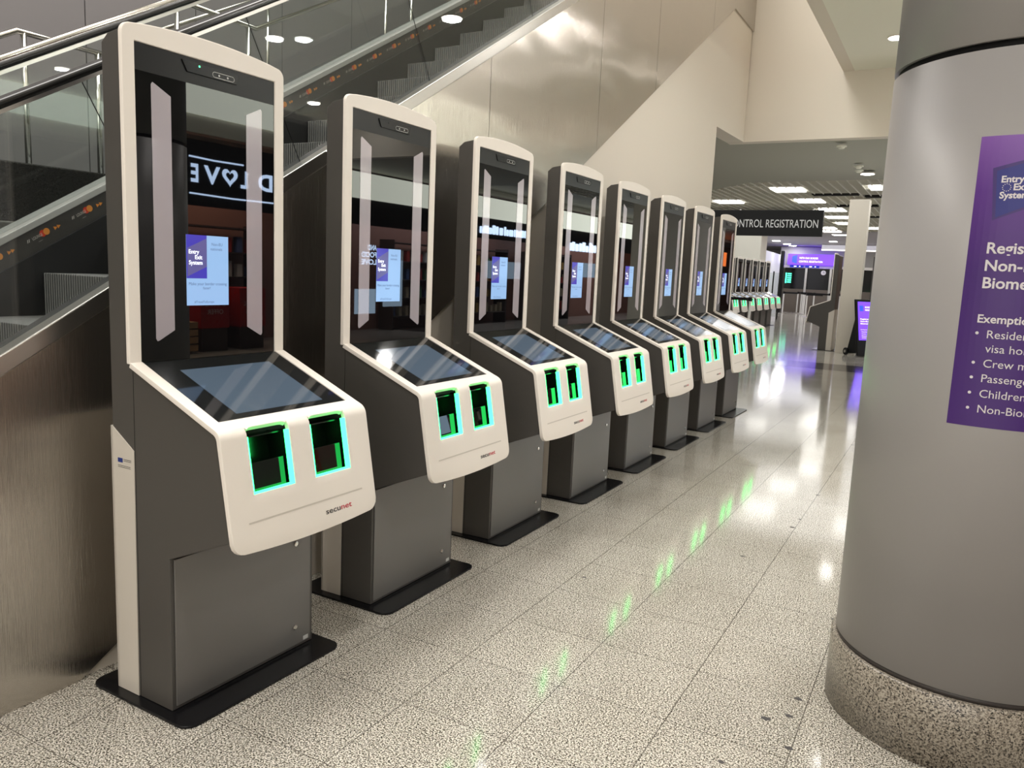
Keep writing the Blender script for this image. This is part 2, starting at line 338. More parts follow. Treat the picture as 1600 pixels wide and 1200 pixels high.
def make_cover(parent):
    UO = [(.0935, .2530), (.3400, .5000)]
    us = sorted(set([0, .004, .012, .022, .035] + [W, W - .004, W - .012, W - .022, W - .035] + [.040, .565, .302] + [v for a, b in UO for v in (a, a + .006, a + .014, a + .024, b, b - .006, b - .014, b - .024, (a + b) / 2)]))
    tg = .367; to0 = L1 - .008; to1 = L1 + .191; tend = L1 + .348
    tcur = [L1 - _tan + 2 * _tan * k / 8 for k in range(9)]
    ts = sorted(set([0, .2, tg, .385, to0, to0 + .02, to0 + .036, to1 - .02, to1, tend - .13, tend - .04, tend, ] + tcur)); ts = [t for i, t in enumerate(ts) if i == 0 or t - ts[i - 1] > .0015 or t in (tg, to0, to1)]
    def hole(u, t):
        if .040 < u < .565 and t < tg: return True
        return any(a < u < b and to0 < t < to1 for a, b in UO)
    def warp(u, t):
        # rounded lower corners and gently bowed lower edge
        r = .035; e = 0
        du = min(u, W - u)
        if du < r: e = r - math.sqrt(max(0, r * r - (r - du) ** 2))
        bow = .014 * (1 - ((u - W / 2) / (W / 2)) ** 2)
        if t > tend - .13: k = (t - (tend - .13)) / .13; t = t + (bow - e) * k
        for a, b in UO:       # rounded upper corners of the openings
            if a < u < b or abs(u - a) < 1e-6 or abs(u - b) < 1e-6:
                dd = min(u - a, b - u); rr = .024
                if dd < rr and abs(t - to0) < 1e-6 and dd > 1e-6: t += rr - math.sqrt(rr * rr - (rr - dd) ** 2)
                
        return t
    bm = B(); G = {}
    for i, u in enumerate(us):
        for j, t in enumerate(ts):
            tt = warp(u, t); p = path(tt, .0)
            G[i, j] = (p.x, u, p.y)
    V = {}
    def gv(i, j):
        if (i, j) not in V: V[i, j] = bm.verts.new(G[i, j])
        return V[i, j]
    for i in range(len(us) - 1):
        for j in range(len(ts) - 1):
            if hole((us[i] + us[i + 1]) / 2, (ts[j] + ts[j + 1]) / 2): continue
            bm.faces.new((gv(i, j), gv(i, j + 1), gv(i + 1, j + 1), gv(i + 1, j)))
    # keep the normals pointing out of the kiosk
    bm.normal_update()
    f0 = max(bm.faces, key=lambda f: f.calc_center_median().x)
    flip = f0.normal.x < 0
    me = bpy.data.meshes.new('console_cover')
    bmesh.ops.recalc_face_normals(bm, faces=bm.faces[:]); bm.normal_update()
    if max(bm.faces, key=lambda f: f.calc_center_median().x).normal.x < 0: bmesh.ops.reverse_faces(bm, faces=bm.faces[:])
    bm.to_mesh(me); bm.free()
    o = link('console_cover', me, M_WHITE, parent, smooth=False)
    sm = o.modifiers.new('thick', 'SOLIDIFY'); sm.thickness = .016; sm.offset = -1
    bv = o.modifiers.new('bevel', 'BEVEL'); bv.width = .0035; bv.segments = 3; bv.limit_method = 'ANGLE'; bv.angle_limit = math.radians(50)
    for p in me.polygons: p.use_smooth = True
    return o

def make_kiosk():
    k = thing('border_kiosk', 'kiosk', 'kiosk')
    bm = B(); xy(bm, rrect(-.108, .379, -.031, W + .031, .045), 0, .009); obj('base_plate', bm, M_BLACK, k, .002)
    body = [(.004, .010), (.262, .010), (.262, .498), (.525, .604), tuple(path(L1 + _tan, -.014)), tuple(path(L1 + _tan * .4, -.016)), tuple(path(L1 - _tan * .4, -.016)), tuple(path(L1 - _tan, -.014)), tuple(Jp - n1 * .014), (.090, 1.09), (.090, 2.030), (.030, 2.022), (.0, 2.000), (.0, .87)]
    core = [(.004, .010), (.262, .010), (.262, .498), (.525, .604), tuple(Dp + d2 * .203 - n2 * .014), tuple(Dp + d2 * .203 - n2 * .112), tuple(Jp + d1 * (L1 - .13) - n1 * .03), tuple(Jp + d1 * (L1 - .13) - n1 * .016), tuple(Jp - n1 * .016), (.090, 1.09), (.090, 2.030), (.030, 2.022), (.0, 2.000), (.0, .87)]
    bm = B(); vz(bm, core, .085, .515); vz(bm, body, .007, .085); vz(bm, body, .515, .598); obj('body', bm, M_BODY, k, .002)
    bm = B()
    for u0, u1 in ((.0045, .007), (.598, .6005)): vz(bm, [(-.003, .010), (.100, .010), (.106, .806), (.0, .873), (-.003, .873)], u0, u1)
    box(bm, -.006, .0, .0045, .6005, .010, .873); obj('rear_panel', bm, M_STRIP, k)
    bm = B()
    for u in (.0065,): box(bm, .1085, .1095, .0062, .0072, .01, 1.05)
    obj('side_seam', bm, M_BLACKM, k)
    bm = B(); box(bm, .262, .267, .020, .583, .022, .494); dr = obj('service_door', bm, M_DOOR, k, .0015)
    for u, z in ((.506, .093), (.510, .405)):
        bm = B(); r = [bm.verts.new((.267, u + .009 * math.cos(a), z + .009 * math.sin(a))) for a in [2 * PI * i / 16 for i in range(16)]]; r2 = [bm.verts.new((.2725, v.co.y * 1, v.co.z)) for v in r]
        r3 = [bm.verts.new((.2735, u + (v.co.y - u) * .72, z + (v.co.z - z) * .72)) for v in r]
        for i in range(16):
            j = (i + 1) % 16; bm.faces.new((r[i], r[j], r2[j], r2[i])); bm.faces.new((r2[i], r2[j], r3[j], r3[i]))
        bm.faces.new(r3); box(bm, .2736, .274, u - .001, u + .001, z - .004, z + .004)
        obj('lock', bm, M_CHROME, dr)
    bm = B(); box(bm, .2671, .2675, .549, .573, .027, .042); st = obj('asset_sticker', bm, mat('sticker', (.6, .6, .58), .5) if 'sticker' not in MATS else MATS['sticker'], dr)
    # EU notice printed on the rear panel's side
    bm = B(); box(bm, .026, .050, .0041, .0044, .762, .776); bm2 = B()
    for z in (.773, .768): box(bm2, .054, .092, .0041, .0044, z, z + .0015)
    for z in (.752, .747): box(bm2, .026, .088, .0041, .0044, z, z + .0014)
    obj('eu_flag_print', bm, M_EU, k); obj('funding_notice', bm2, M_DARKTXT, k)
    # head bezel
    def arc(n=18):
        o = [(0, 1.072)]; r = .030
        top = lambda u: 2.046 + .022 * (1 - ((u - W / 2) / (W / 2)) ** 2)
        for i in range(7): a = PI - PI / 2 * i / 6; o.append((r + r * math.cos(a), top(0) - r + .003 + r * math.sin(a)))
        for i in range(1, n): u = r + (W - 2 * r) * i / n; o.append((u, top(u)))
        for i in range(7): a = PI / 2 - PI / 2 * i / 6; o.append((W - r + r * math.cos(a), top(0) - r + .003 + r * math.sin(a)))
        o.append((W, 1.072)); return o
    pts = arc() + [(.565, 1.072), (.565, 2.002), (.040, 2.002), (.040, 1.072)]
    bm = B(); prism(bm, pts, lambda p: (.088, p[0], p[1]), lambda p: (.105, p[0], p[1])); obj('head_bezel', bm, M_WHITE, k, .003)
    bm = B(); box(bm, .09, .1005, .041, .564, 1.074, 2.001); mg = obj('mirror_glass', bm, M_GLASSBLK, k)
    X = .1009
    for s in (0, 1):
        pts = [(.0925, 1.144), (.0925, 1.894), (.0975, 1.901), (.1045, 1.898), (.1585, 1.871), (.1585, 1.168), (.1045, 1.138), (.0975, 1.136)]
        if s: pts = [(W - u - .003, z) for u, z in pts]
        bm = B(); prism(bm, pts, lambda p: (.1004, p[0], p[1]), lambda p: (X + .0004, p[0], p[1])); obj('light_bar', bm, M_BAR, k)
    # camera panel
    bm = B(); box(bm, .1004, .1012, .041, .564, 1.925, 2.001); cp = obj('camera_panel', bm, M_PANELBLK, k)
    bm = B(); prism(bm, [(.197, 1.990), (.413, 1.990), (.403, 1.957), (.215, 1.957)], lambda p: (.1012, p[0], p[1]), lambda p: (.1050, p[0], p[1])); obj('camera_housing', bm, M_BLACK, cp, .001)
    bm = B(); xx = rrect(.3075, .3925, 1.9615, 1.9785, .0083); x2 = rrect(.3090, .3910, 1.9630, 1.9770, .0068)
    va = [bm.verts.new((.1054, a, b_)) for a, b_ in xx]; vb = [bm.verts.new((.1054, a, b_)) for a, b_ in x2]
    for i in range(len(va)): j = (i + 1) % len(va); bm.faces.new((va[i], va[j], vb[j], vb[i]))
    for u in (.333, .366):
        r = [bm.verts.new((.1054, u + .0035 * math.cos(a), 1.970 + .0035 * math.sin(a))) for a in [2 * PI * i / 12 for i in range(12)]]; bm.faces.new(r)
    obj('lens_ring', bm, mat('lens_outline', (.55, .55, .52), .4) if 'lens_outline' not in MATS else MATS['lens_outline'], cp)
    bm = B(); r = [bm.verts.new((.1056, .259 + .003 * math.cos(a), 1.981 + .003 * math.sin(a))) for a in [2 * PI * i / 10 for i in range(10)]]; bm.faces.new(r); obj('status_led', bm, M_LEDW, cp)
    # display behind the mirror
    bm = B(); box(bm, .1004, .1010, .204, .366, 1.244, 1.467); ds = obj('display', bm, M_DISP, k)
    def q(name, pts, m_, x=.1012):
        bm = B(); prism(bm, pts, lambda p: (x - .0001, p[0], p[1]), lambda p: (x, p[0], p[1])); obj(name, bm, m_, ds)
    q('violet_field', [(.204, 1.330), (.281, 1.330), (.281, 1.467), (.204, 1.467)], M_DPURP)
    q('logo_field', [(.208, 1.425), (.281, 1.458), (.281, 1.368), (.208, 1.336)], M_DPURP2, .1013)
    f = lambda a, b_: (.1015, a, b_)
    link('display_title', text_at([(text_mesh('Entry', .0125, bold=.02), .213, 1.408), (text_mesh('Exit', .0125, bold=.02), .236, 1.391), (text_mesh('System', .0125, bold=.02), .213, 1.374)], f), M_DTXTW, ds)
    link('audience_text', text_at([(text_mesh('Non-EU', .009), .300, 1.436), (text_mesh('nationals', .009), .296, 1.421)], f), M_DTXT, ds)
    link('slogan_text', text_at([(text_mesh('Make your border crossing', None, .146), .212, 1.3085), (text_mesh('faster!', .008), .265, 1.2955)], f), M_DTXT, ds)
    link('hashtag_text', text_at([(text_mesh('#TravelToEurope', .0072), .232, 1.2515)], f), M_DTXT, ds)
    # console
    cv = make_cover(k)
    def ft(u, t): p = Dp + d2 * t + n2 * .0012; return (p.x, u, p.y)
    lm = text_mesh('secunet', None, .1205, bold=.022); k0 = text_mesh('secu', .0185, bold=.022)
    a1 = text_mesh('secu', .0175, .0655, bold=.008); a2 = text_mesh('net', .0175, .0500, bold=.008)
    link('logo_dark_letters', text_at([(a1, .3640, 0)], lambda x, y: ft(x, .3155 - y)), M_DARKTXT, cv)
    link('logo_red_letters', text_at([(a2, .4330, 0)], lambda x, y: ft(x, .3155 - y)), M_RED, cv)
    bm = B()
    ga = [Dp + d2 * .2665 + n2 * .0008, Dp + d2 * .2715 + n2 * .0008]
    vs4 = [bm.verts.new((ga[i].x, u, ga[i].y)) for i, u in ((0, .062), (0, .541), (1, .541), (1, .062))]; bm.faces.new(vs4)
    obj('groove_shade_strip', bm, mat('groove_shade', (.60, .555, .49), .5) if 'groove_shade' not in MATS else MATS['groove_shade'], cv)  # flat strip in a darker tone, paints the shade of the groove
    # touch screen
    bm = B(); prism(bm, [(.041, 0.002), (.564, .002), (.564, .366), (.041, .366)], lambda p: ((Jp + d1 * p[1] - n1 * .012).x, p[0], (Jp + d1 * p[1] - n1 * .012).y), lambda p: ((Jp + d1 * p[1] - n1 * .003).x, p[0], (Jp + d1 * p[1] - n1 * .003).y)); ts_ = obj('touch_screen', bm, M_SCRGLASS, k)
    bm = B(); prism(bm, [(.127, .065), (.482, .065), (.482, .337), (.127, .337)], lambda p: ((Jp + d1 * p[1] - n1 * .003).x, p[0], (Jp + d1 * p[1] - n1 * .003).y), lambda p: ((Jp + d1 * p[1] - n1 * .0024).x, p[0], (Jp + d1 * p[1] - n1 * .0024).y)); obj('screen_area', bm, M_SCREEN, ts_)
    # fingerprint scanners
    for ua, ub in ((.0935, .2530), (.3400, .5000)):
        s = None; bm = B(); dp = .10
        # well: back, floor, sides, roof as an open box (kept as thin sheets with thickness by prism walls)
        def slab(u0, u1, t0, t1, e0, e1):
            vs8 = [bm.verts.new(frontp(u, t, e)) for u in (u0, u1) for t in (t0, t1) for e in (e0, e1)]
            for f_ in ((0, 1, 3, 2), (4, 6, 7, 5), (0, 4, 5, 1), (2, 3, 7, 6), (0, 2, 6, 4), (1, 5, 7, 3)): bm.faces.new([vs8[i] for i in f_])
        slab(ua - .004, ub + .004, .03, .197, dp, dp + .004)
        slab(ua - .004, ua - .001, .025, .197, .004, dp); slab(ub + .001, ub + .004, .025, .197, .004, dp)
        slab(ua - .004, ub + .004, .193, .197, .004, dp)
        slab(ua - .004, ub + .004, .026, .030, .035, dp)
        slab(ua + .012, ub - .012, .150, .193, .030, dp)
        s = obj('fingerprint_scanner', bm, M_CAVITY, k)
        bm = B()
        vs8 = [bm.verts.new(frontp(u, t, e)) for u in (ua + .010, ub - .010) for t, e in ((.104, .032), (.150, .032), (.128, dp), (.150, dp))]
        for f_ in ((0, 1, 3, 2), (4, 6, 7, 5), (0, 4, 5, 1), (2, 3, 7, 6), (0, 2, 6, 4), (1, 5, 7, 3)): bm.faces.new([vs8[i] for i in f_])
        slab(ua + .010, ub - .010, .104, .192, .028, .032)
        obj('finger_platen', bm, M_GLASSBLK, s, .0008)
        bm = B()
        slab(ub - .005, ub + .0005, .024, .192, .001, .019)
        slab(ua - .0005, ua + .004, .024, .192, .001, .019)
        slab(ua, ub, .1865, .1925, .001, .019)
        obj('led_strip', bm, M_LED, s)
    return k

K0 = make_kiosk()
# fitted places of the eight kiosks of the front row: x, y, turn
ROW = [(.0014, -.0137, -.0200), (-.0014, .9291, -.0049), (-.0155, 1.8969, -.0043), (.0113, 2.8307, -.0091), (.0088, 3.7564, -.0069), (.0023, 4.6924, -.0095), (.0004, 5.6274, -.0115), (-.0073, 6.5644, -.0076)]
LAB = ['nearest white-and-grey kiosk with green-lit finger scanners, largest in the row',
       'second kiosk from the front, directly behind the largest one',
       'third kiosk from the front of the long row beside the escalator',
       'fourth kiosk from the front of the long row beside the escalator',
       'fifth kiosk from the front of the long row beside the escalator',
       'sixth kiosk from the front of the long row, third from its far end',
       'seventh kiosk of the long row, one before its far end',
       'eighth and last kiosk of the long row, its head overlapping the black sign']
for i, (x, y, t) in enumerate(ROW):
    o = K0 if i == 0 else copy_tree(K0)
    o.location = (x, y, 0); o.rotation_euler = (0, 0, t); o['label'] = LAB[i]; o['group'] = 'kiosks in the long row beside the escalator'
FL = ['nearest of the far group of kiosks, its console just right of the last near kiosk', 'second kiosk of the far group, counted from the near end', 'third kiosk of the far group, counted from the near end', 'middle kiosk of the seven in the far group', 'fifth kiosk of the far group, third from its far end', 'sixth kiosk of the far group, next to the last one', 'farthest kiosk of the far group, at the queue posts']
for i in range(7):
    o = copy_tree(K0); o.location = (-3.26, 19.0 + .945 * i, 0); o['label'] = FL[i]; o['group'] = 'kiosks in the far group'
o = copy_tree(K0); o.location = (.03, 16.95, 0); o.rotation_euler = (0, 0, PI); o['label'] = 'kiosk seen from its grey side, facing left in front of the square cream post'; o['group'] = 'kiosks back to back by the cream post'
o = copy_tree(K0); o.location = (.66, 16.62, 0); o['label'] = 'kiosk with only its tall grey head seen between cream post and big column'; o['group'] = 'kiosks back to back by the cream post'

# only the nearest kiosk has its green status light on
dark_led = None
for k in [o for o in C.objects if o.get('category') == 'kiosk' and o is not K0]:
    for ch in k.children_recursive:
        if ch.name.startswith('status_led'):
            if dark_led is None: dark_led = ch.data.copy(); dark_led.materials.clear(); dark_led.materials.append(M_BLACKM)
            ch.data = dark_led

# ------------------------------------------------------------------ escalator
esc = thing('escalator', 'long escalator with steel side, glass balustrade and black handrails, rising behind the kiosks', 'escalator', (0, 0, 0))
tr = lambda y: 1.175 + .577 * y       # underside of the deck trim
seams = [-2.8, -.9, .62, 2.40, 3.9, 5.05, 6.6, 8.25]
def lower(y): return 0 if y < -.05 else min((y + .05) * .5765, 4.272)
def upper(y): return max(tr(y), .30)
tilt = [0, .5, -.6, .9, -.5, .6, 0]
for i in range(len(seams) - 1):
    a, b_ = seams[i] + .002, seams[i + 1] - .002
    ys = sorted(set([a, b_] + [v for v in (-.05, 7.36, (.3 - 1.175) / .577) if a < v < b_]))
    pts = [(y, lower(y)) for y in ys] + [(y, upper(y)) for y in ys[::-1]]
    bm = B(); yz(bm, pts, XS - .016, XS); obj('side_panel', bm, M_STEEL, esc)
bm = B(); ys = [-2.8, -1.516, 8.25]
pts = [(-2.8, .30), (-1.516, .30), (8.25, tr(8.25)), (8.25, tr(8.25) + .062), (-1.516, .362), (-2.8, .362)]
yz(bm, pts, XS - .05, XS + .004); obj('deck_trim', bm, M_TRIM, esc, .004)
bm = B(); pts = [(y, z - .010) for y, z in pts[:3]] + [(8.25, tr(8.25) + .030), (-1.516, .320), (-2.8, .320)]; yz(bm, pts, -1.12, XS - .17)
bm.free()
# inner decks, skirts
sl = lambda y: .577 * y
Y0, Y1 = -1.85, 9.0
bm = B(); yz(bm, [(Y0, sl(Y0) + 1.10), (Y1, sl(Y1) + 1.10), (Y1, sl(Y1) + 1.225), (Y0, sl(Y0) + 1.225)], -.26, XS - .05); obj('near_deck', bm, M_SKIRT, esc)
bm = B(); yz(bm, [(Y0, sl(Y0) + .70), (Y1, sl(Y1) + .70), (Y1, sl(Y1) + 1.15), (Y0, sl(Y0) + 1.15)], -.275, -.26); obj('skirt', bm, M_SKIRT, esc)
bm = B(); yz(bm, [(Y0, sl(Y0) + .70), (Y1, sl(Y1) + .70), (Y1, sl(Y1) + 1.15), (Y0, sl(Y0) + 1.15)], -1.10, -1.085); obj('skirt', bm, M_SKIRT, esc)
xs_ad = -1.10
bm = B(); yz(bm, [(Y0, sl(Y0) + 1.15), (Y1, sl(Y1) + 1.15), (Y1, sl(Y1) + 1.25), (Y0, sl(Y0) + 1.25)], -1.16, xs_ad); ad = obj('advert_strip', bm, M_STRIPAD, esc)
bm = B(); yz(bm, [(Y0, sl(Y0) + 1.25), (Y1, sl(Y1) + 1.25), (Y1, sl(Y1) + 1.282), (Y0, sl(Y0) + 1.282)], -1.22, xs_ad + .004); obj('far_deck_trim', bm, mat('far_trim_alloy', (.55, .55, .54), .4, .3), esc, .003)
bm = B(); yz(bm, [(Y0, sl(Y0) + .60), (Y1, sl(Y1) + .60), (Y1, sl(Y1) + 1.25), (Y0, sl(Y0) + 1.25)], -1.24, -1.161); obj('far_side_panel', bm, M_SKIRT, esc)
# adverts on the strip: (slanted frame along the slope)
def adp(y0, off, a, b_, x=xs_ad + .0008):     # a along slope, b up
    c, s = math.cos(math.radians(30)), math.sin(math.radians(30)); return (x, y0 + a * c - b_ * s, sl(y0) + off + a * s + b_ * c)
def disc(bm, y0, off, a, b_, r, x):
    bm.faces.new([bm.verts.new(adp(y0, off, a + r * math.cos(t), b_ + r * math.sin(t), x)) for t in [2 * PI * i / 16 for i in range(16)]])
bo, br, bp_ = B(), B(), B()
lt = text_mesh('LOUNGE', .012, bold=.01); ls = text_mesh('mastercard', .004)
n = -9
tparts = []
while .452 + .1915 * n < 6.4:
    y0 = .452 + .1915 * n
    disc(br, y0, 1.2075, -.009, .004, .014, xs_ad + .0008); disc(bo, y0, 1.2075, .009, .004, .014, xs_ad + .0012)
    for da in (.052, .068):
        bo.faces.new([bo.verts.new(adp(y0, 1.2075, da + p[0], p[1])) for p in ((-.007, -.008), (.009, 0), (-.007, .008))])
    for me, a, b_ in ((lt, -.058, .0), (ls, -.040, -.016)):
        for_ = [bp_.verts.new(adp(y0, 1.2035, a + v.co.x * .7, b_ + v.co.y, xs_ad + .001)) for v in me.vertices]
        for p in me.polygons:
            try: bp_.faces.new([for_[i] for i in p.vertices])
            except ValueError: pass
    for a in (-.085, -.078): bp_.faces.new([bp_.verts.new(adp(y0, 1.2035, a + p[0], p[1])) for p in ((0, 0), (.004, 0), (.010, .012), (.006, .012))])
    n += 1
for nm, bb, mm in (('orange_marks', bo, M_ORANGE), ('red_discs', br, M_REDORG), ('lounge_lettering', bp_, M_PALE)):
    me = bpy.data.meshes.new(nm); bb.to_mesh(me); bb.free(); link(nm, me, mm, ad)
# steps
for i in range(-14, 22):
    y = 2.566 + .3055 * i; z = 2.540 + .17637 * i
    if z < .02: continue
    bm = B(); yz(bm, [(y, z - .1764), (y, z), (y + .3055, z), (y + .3055, z - .04), (y + .06, z - .1764)], -1.083, -.277); obj('step', bm, M_STEP, esc, .004)
# glass panels and handrails, near and far
def slab_glass(y0, y1, x):
    # panel with ends square to the slope
    c, s = math.cos(math.radians(30)), math.sin(math.radians(30)); g = .003
    def pt(y, off, h): return (y - (off - 1.9) * 0 - h * s, sl(y) + 1.9 + h * c)
    top = .0; bot = -.60
    pts = [pt(y0 + g, 1.9, top), pt(y1 - g, 1.9, top), pt(y1 - g, 1.9, bot), pt(y0 + g, 1.9, bot)]
    bm = B(); yz(bm, pts, x - .005, x + .005); return bm
js = [-1.55, .05, .70, 1.60, 2.65, 3.70, 4.75, 5.8, 6.85, 7.9]
for a, b_ in zip(js, js[1:]):
    obj('glass_panel', slab_glass(a, b_, -.195), M_GLASS, esc)
    bm = slab_glass(b_ - .0035, b_ + .0045, -.195)
    for v in bm.verts: v.co.x = -.195 + (v.co.x + .195) * .25
    obj('glass_joint', bm, M_BLACKM, esc)
js2 = [-1.2, -.1, 1.1, 2.3, 3.5, 4.7, 5.9, 7.1]
for a, b_ in zip(js2, js2[1:]): obj('glass_panel', slab_glass(a, b_, -1.14), M_GLASS, esc)
def rail_loop(x, off, r=(.038, .019), ylo=-1.75, yhi=8.6):
    pts = [(ylo, sl(ylo) + off), (yhi, sl(yhi) + off)]
    bm = B(); prof = rrect(-.038, .038, -.030, .0, .014, 4); A, Bv = [], []
    for dx, dz in prof:
        A.append(bm.verts.new((x + dx, ylo, sl(ylo) + off + dz))); Bv.append(bm.verts.new((x + dx, yhi, sl(yhi) + off + dz)))
    n = len(prof)
    for i in range(n): bm.faces.new((A[i], A[(i + 1) % n], Bv[(i + 1) % n], Bv[i]))
    bm.faces.new(A[::-1]); bm.faces.new(Bv); return bm
obj('handrail', rail_loop(-.200, 1.930), M_RUBBER, esc, smooth=False)
obj('handrail', rail_loop(-1.140, 1.934), M_RUBBER, esc)
for x in (-.200, -1.140):
    bm = B(); yz(bm, [(-1.7, sl(-1.7) + 1.886), (8.6, sl(8.6) + 1.886), (8.6, sl(8.6) + 1.902), (-1.7, sl(-1.7) + 1.902)], x - .016, x + .016); obj('handrail_guide', bm, M_TRIM, esc)
bm = B(); tube(bm, [(-1.27, -1.7, sl(-1.7) + 1.925), (-1.27, 8.4, sl(8.4) + 1.925)], .021, 14); tag(obj('stair_handrail', bm, M_CHROME, smooth=True), 'polished steel tube rail sloping just above the far black escalator handrail', 'handrail')

# stairs, plinth and railings behind the escalator
bm = B(); yz(bm, [(-6, 0), (3.95, 0), (3.95, 2.02), (-6, 2.02)], -5.3, -3.75); tag(obj('plinth', bm, M_BLACKGR, None, .01), 'black granite plinth behind the escalator glass, carrying the steel railing', 'plinth')
bm = B(); yz(bm, [(-6, 0), (3.9, 0), (3.9, 1.55), (-6, 1.55)], -3.74, -2.4); tag(obj('granite_landing', bm, M_GREYGR, None, .01), 'dull grey granite landing low behind the escalator, left of the nearest kiosk', 'landing')
bm = B(); yz(bm, [(3.96, 2.4), (9.5, 5.65), (9.5, 5.95), (3.96, 2.82)], -4.02, -3.84); tag(obj('stair_stringer', bm, mat('stringer_grey', (.12, .12, .12), .4, .4), None, .004), 'dark grey sloping stair stringer behind the escalator, above the advert strip', 'stringer')
def railing(name, label, pts, posts, r=.022):
    t = thing(name, label, 'railing', (posts[0][0], posts[0][1], posts[0][2]))
    o = Vector(posts[0][:3])
    bm = B(); tube(bm, [Vector(p) - o for p in pts], r, 14); obj('top_rail', bm, M_CHROME, t, smooth=True)
    for x, y, z0, z1 in posts:
        bm = B(); tube(bm, [Vector((x, y, z0)) - o, Vector((x, y, z1)) - o], .021, 12); obj('post', bm, M_CHROME, t, smooth=True)
railing('steel_railing', 'steel railing with round posts on the black plinth, left behind the glass', [(-3.8, .4, 2.09), (-3.8, 1.88, 2.937), (-3.8, 2.60, 2.937)], [(-3.8, 1.93, 2.02, 2.935), (-3.8, 2.49, 2.02, 2.935), (-3.8, 1.10, 2.02, 2.48)])
railing('steel_railing', 'steel railing rising to the right above the nearest kiosk', [(-3.8, 3.0, 3.552), (-3.8, 4.089, 3.552), (-3.8, 7.4, 5.33)], [(-3.8, 4.0, 2.6, 3.55), (-3.8, 6.02, 3.5, 4.58), (-3.8, 6.50, 3.8, 4.84), (-3.8, 3.22, 2.03, 3.55)])
railing('steel_railing', 'second steel railing, farther back, crossing above the nearest kiosk', [(-4.6, 3.5, 3.42), (-4.6, 4.32, 3.86), (-4.6, 7.6, 5.62)], [(-4.6, 5.0, 3.0, 4.2), (-4.6, 3.6, 2.02, 3.46)])
bm = B(); box(bm, -4.5, -4.44, 3.2, 4.0, 3.78, 3.82); bm.free()

# ------------------------------------------------------------------ round column and its poster
CX, CY, RC = 2.359, 1.3815, .375
col = thing('round_column', 'large round grey clad column with granite foot at the right edge', 'column', (CX, CY, 0))
bm = B(); lathe(bm, [(RC + .014, 0), (RC + .014, .222), (RC + .008, .228)], 0, 0, 96); obj('granite_foot', bm, M_PLINTH, col, smooth=False)
bm = B(); lathe(bm, [(RC - .003, .228), (RC - .003, .245)], 0, 0, 96); obj('shadow_gap', bm, mat('gap_grey', (.05, .042, .04), .4), col)
bm = B(); lathe(bm, [(RC, .245), (RC, 2.035)], 0, 0, 128); obj('lower_cladding', bm, M_COLCLAD, col, smooth=True)
bm = B(); lathe(bm, [(RC - .012, 2.035), (RC - .012, 2.055)], 0, 0, 96); obj('ring_joint', bm, M_BLACKM, col)
bm = B(); lathe(bm, [(RC, 2.055), (RC, 3.75)], 0, 0, 128); obj('upper_cladding', bm, M_COLCLAD, col, smooth=True)
for o in col.children:
    for p in o.data.polygons: p.use_smooth = len(p.vertices) == 4
po = thing('column_poster', 'violet poster with white text wrapped round the big grey column', 'poster', (CX, CY, 0))
def cyl(s, z, dr=.001):     # s = arc metres from the poster's left edge
    a = math.radians(-108.0) + s / RC; return ((RC + dr) * math.cos(a), (RC + dr) * math.sin(a), z)
def S(az): return math.radians(az + 108.0) * RC
bm = B(); n = 36; pw = .56
for lay in (.0006,):
    g = [[bm.verts.new(cyl(pw * i / n, z, lay)) for z in (1.026, 1.4, 1.808)] for i in range(n + 1)]
    for i in range(n):
        for j in range(2): bm.faces.new((g[i][j], g[i + 1][j], g[i + 1][j + 1], g[i][j + 1]))
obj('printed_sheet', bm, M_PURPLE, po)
def bent(name, pts, m_, dr, sub=10):
    # convex quad pts (s,z): bottom-left, bottom-right, top-right, top-left
    bm = B(); bl, br_, tr_, tl = pts; rows = []
    for i in range(sub + 1):
        k = i / sub; rows.append([bm.verts.new(cyl(a[0] + (b_[0] - a[0]) * k, a[1] + (b_[1] - a[1]) * k, dr)) for a, b_ in ((bl, br_), (tl, tr_))])
    for i in range(sub): bm.faces.new((rows[i][0], rows[i + 1][0], rows[i + 1][1], rows[i][1]))
    obj(name, bm, m_, po)
bent('logo_edge', [(S(-100.5), 1.587), (S(-58), 1.70), (S(-58), 1.81 - .008), (S(-102.4), 1.724)], M_LOGOEDGE, .0010)
bent('logo_field', [(S(-99.5), 1.5944), (S(-60), 1.708), (S(-60), 1.796), (S(-100.9), 1.7166)], M_LOGOBLUE, .0013)
def tm(s, cap, b_=0.0): return text_mesh(s, cap, bold=b_, res=3)
f = lambda x, z: cyl(x, z, .0017)
for t_, cap_, b_, az_, z_ in (('Registration', .0285, .02, -100.95, 1.5000), ('Non-EU', .0285, .02, -100.9, 1.4535), ('Biometric', .0285, .02, -100.95, 1.4070), ('Exemptions', .0215, .02, -101.1, 1.3135)):
    link('heading_line', text_at([(tm(t_, cap_, b_), S(az_), z_)], f), M_PTXT, po)
for t_, z_ in (('Resident', 1.2720), ('visa holders', 1.2335), ('Crew members', 1.1925), ('Passengers', 1.1515), ('Children', 1.1090), ('Non-Biometric', 1.0665)):
    link('list_line', text_at([(tm(t_, .0215), S(-97.0), z_)], f), M_PTXT, po)
for z in (1.2845, 1.2035, 1.1625, 1.1200, 1.0775):
    bm = B(); bm.faces.new([bm.verts.new(cyl(S(-100.7) + .0042 * math.cos(t), z + .0042 * math.sin(t), .0017)) for t in [2 * PI * i / 12 for i in range(12)]])
    me = bpy.data.meshes.new('bullet'); bm.to_mesh(me); bm.free(); link('bullet', me, M_PTXT, po)
link('logo_text', text_at([(tm('Entry', .0165, .03), S(-98.9), 1.6862), (tm('Exit', .0165, .03), S(-94.4), 1.6655), (tm('System', .0165, .03), S(-99.0), 1.6446)], f), M_PTXT, po)
bm = B()
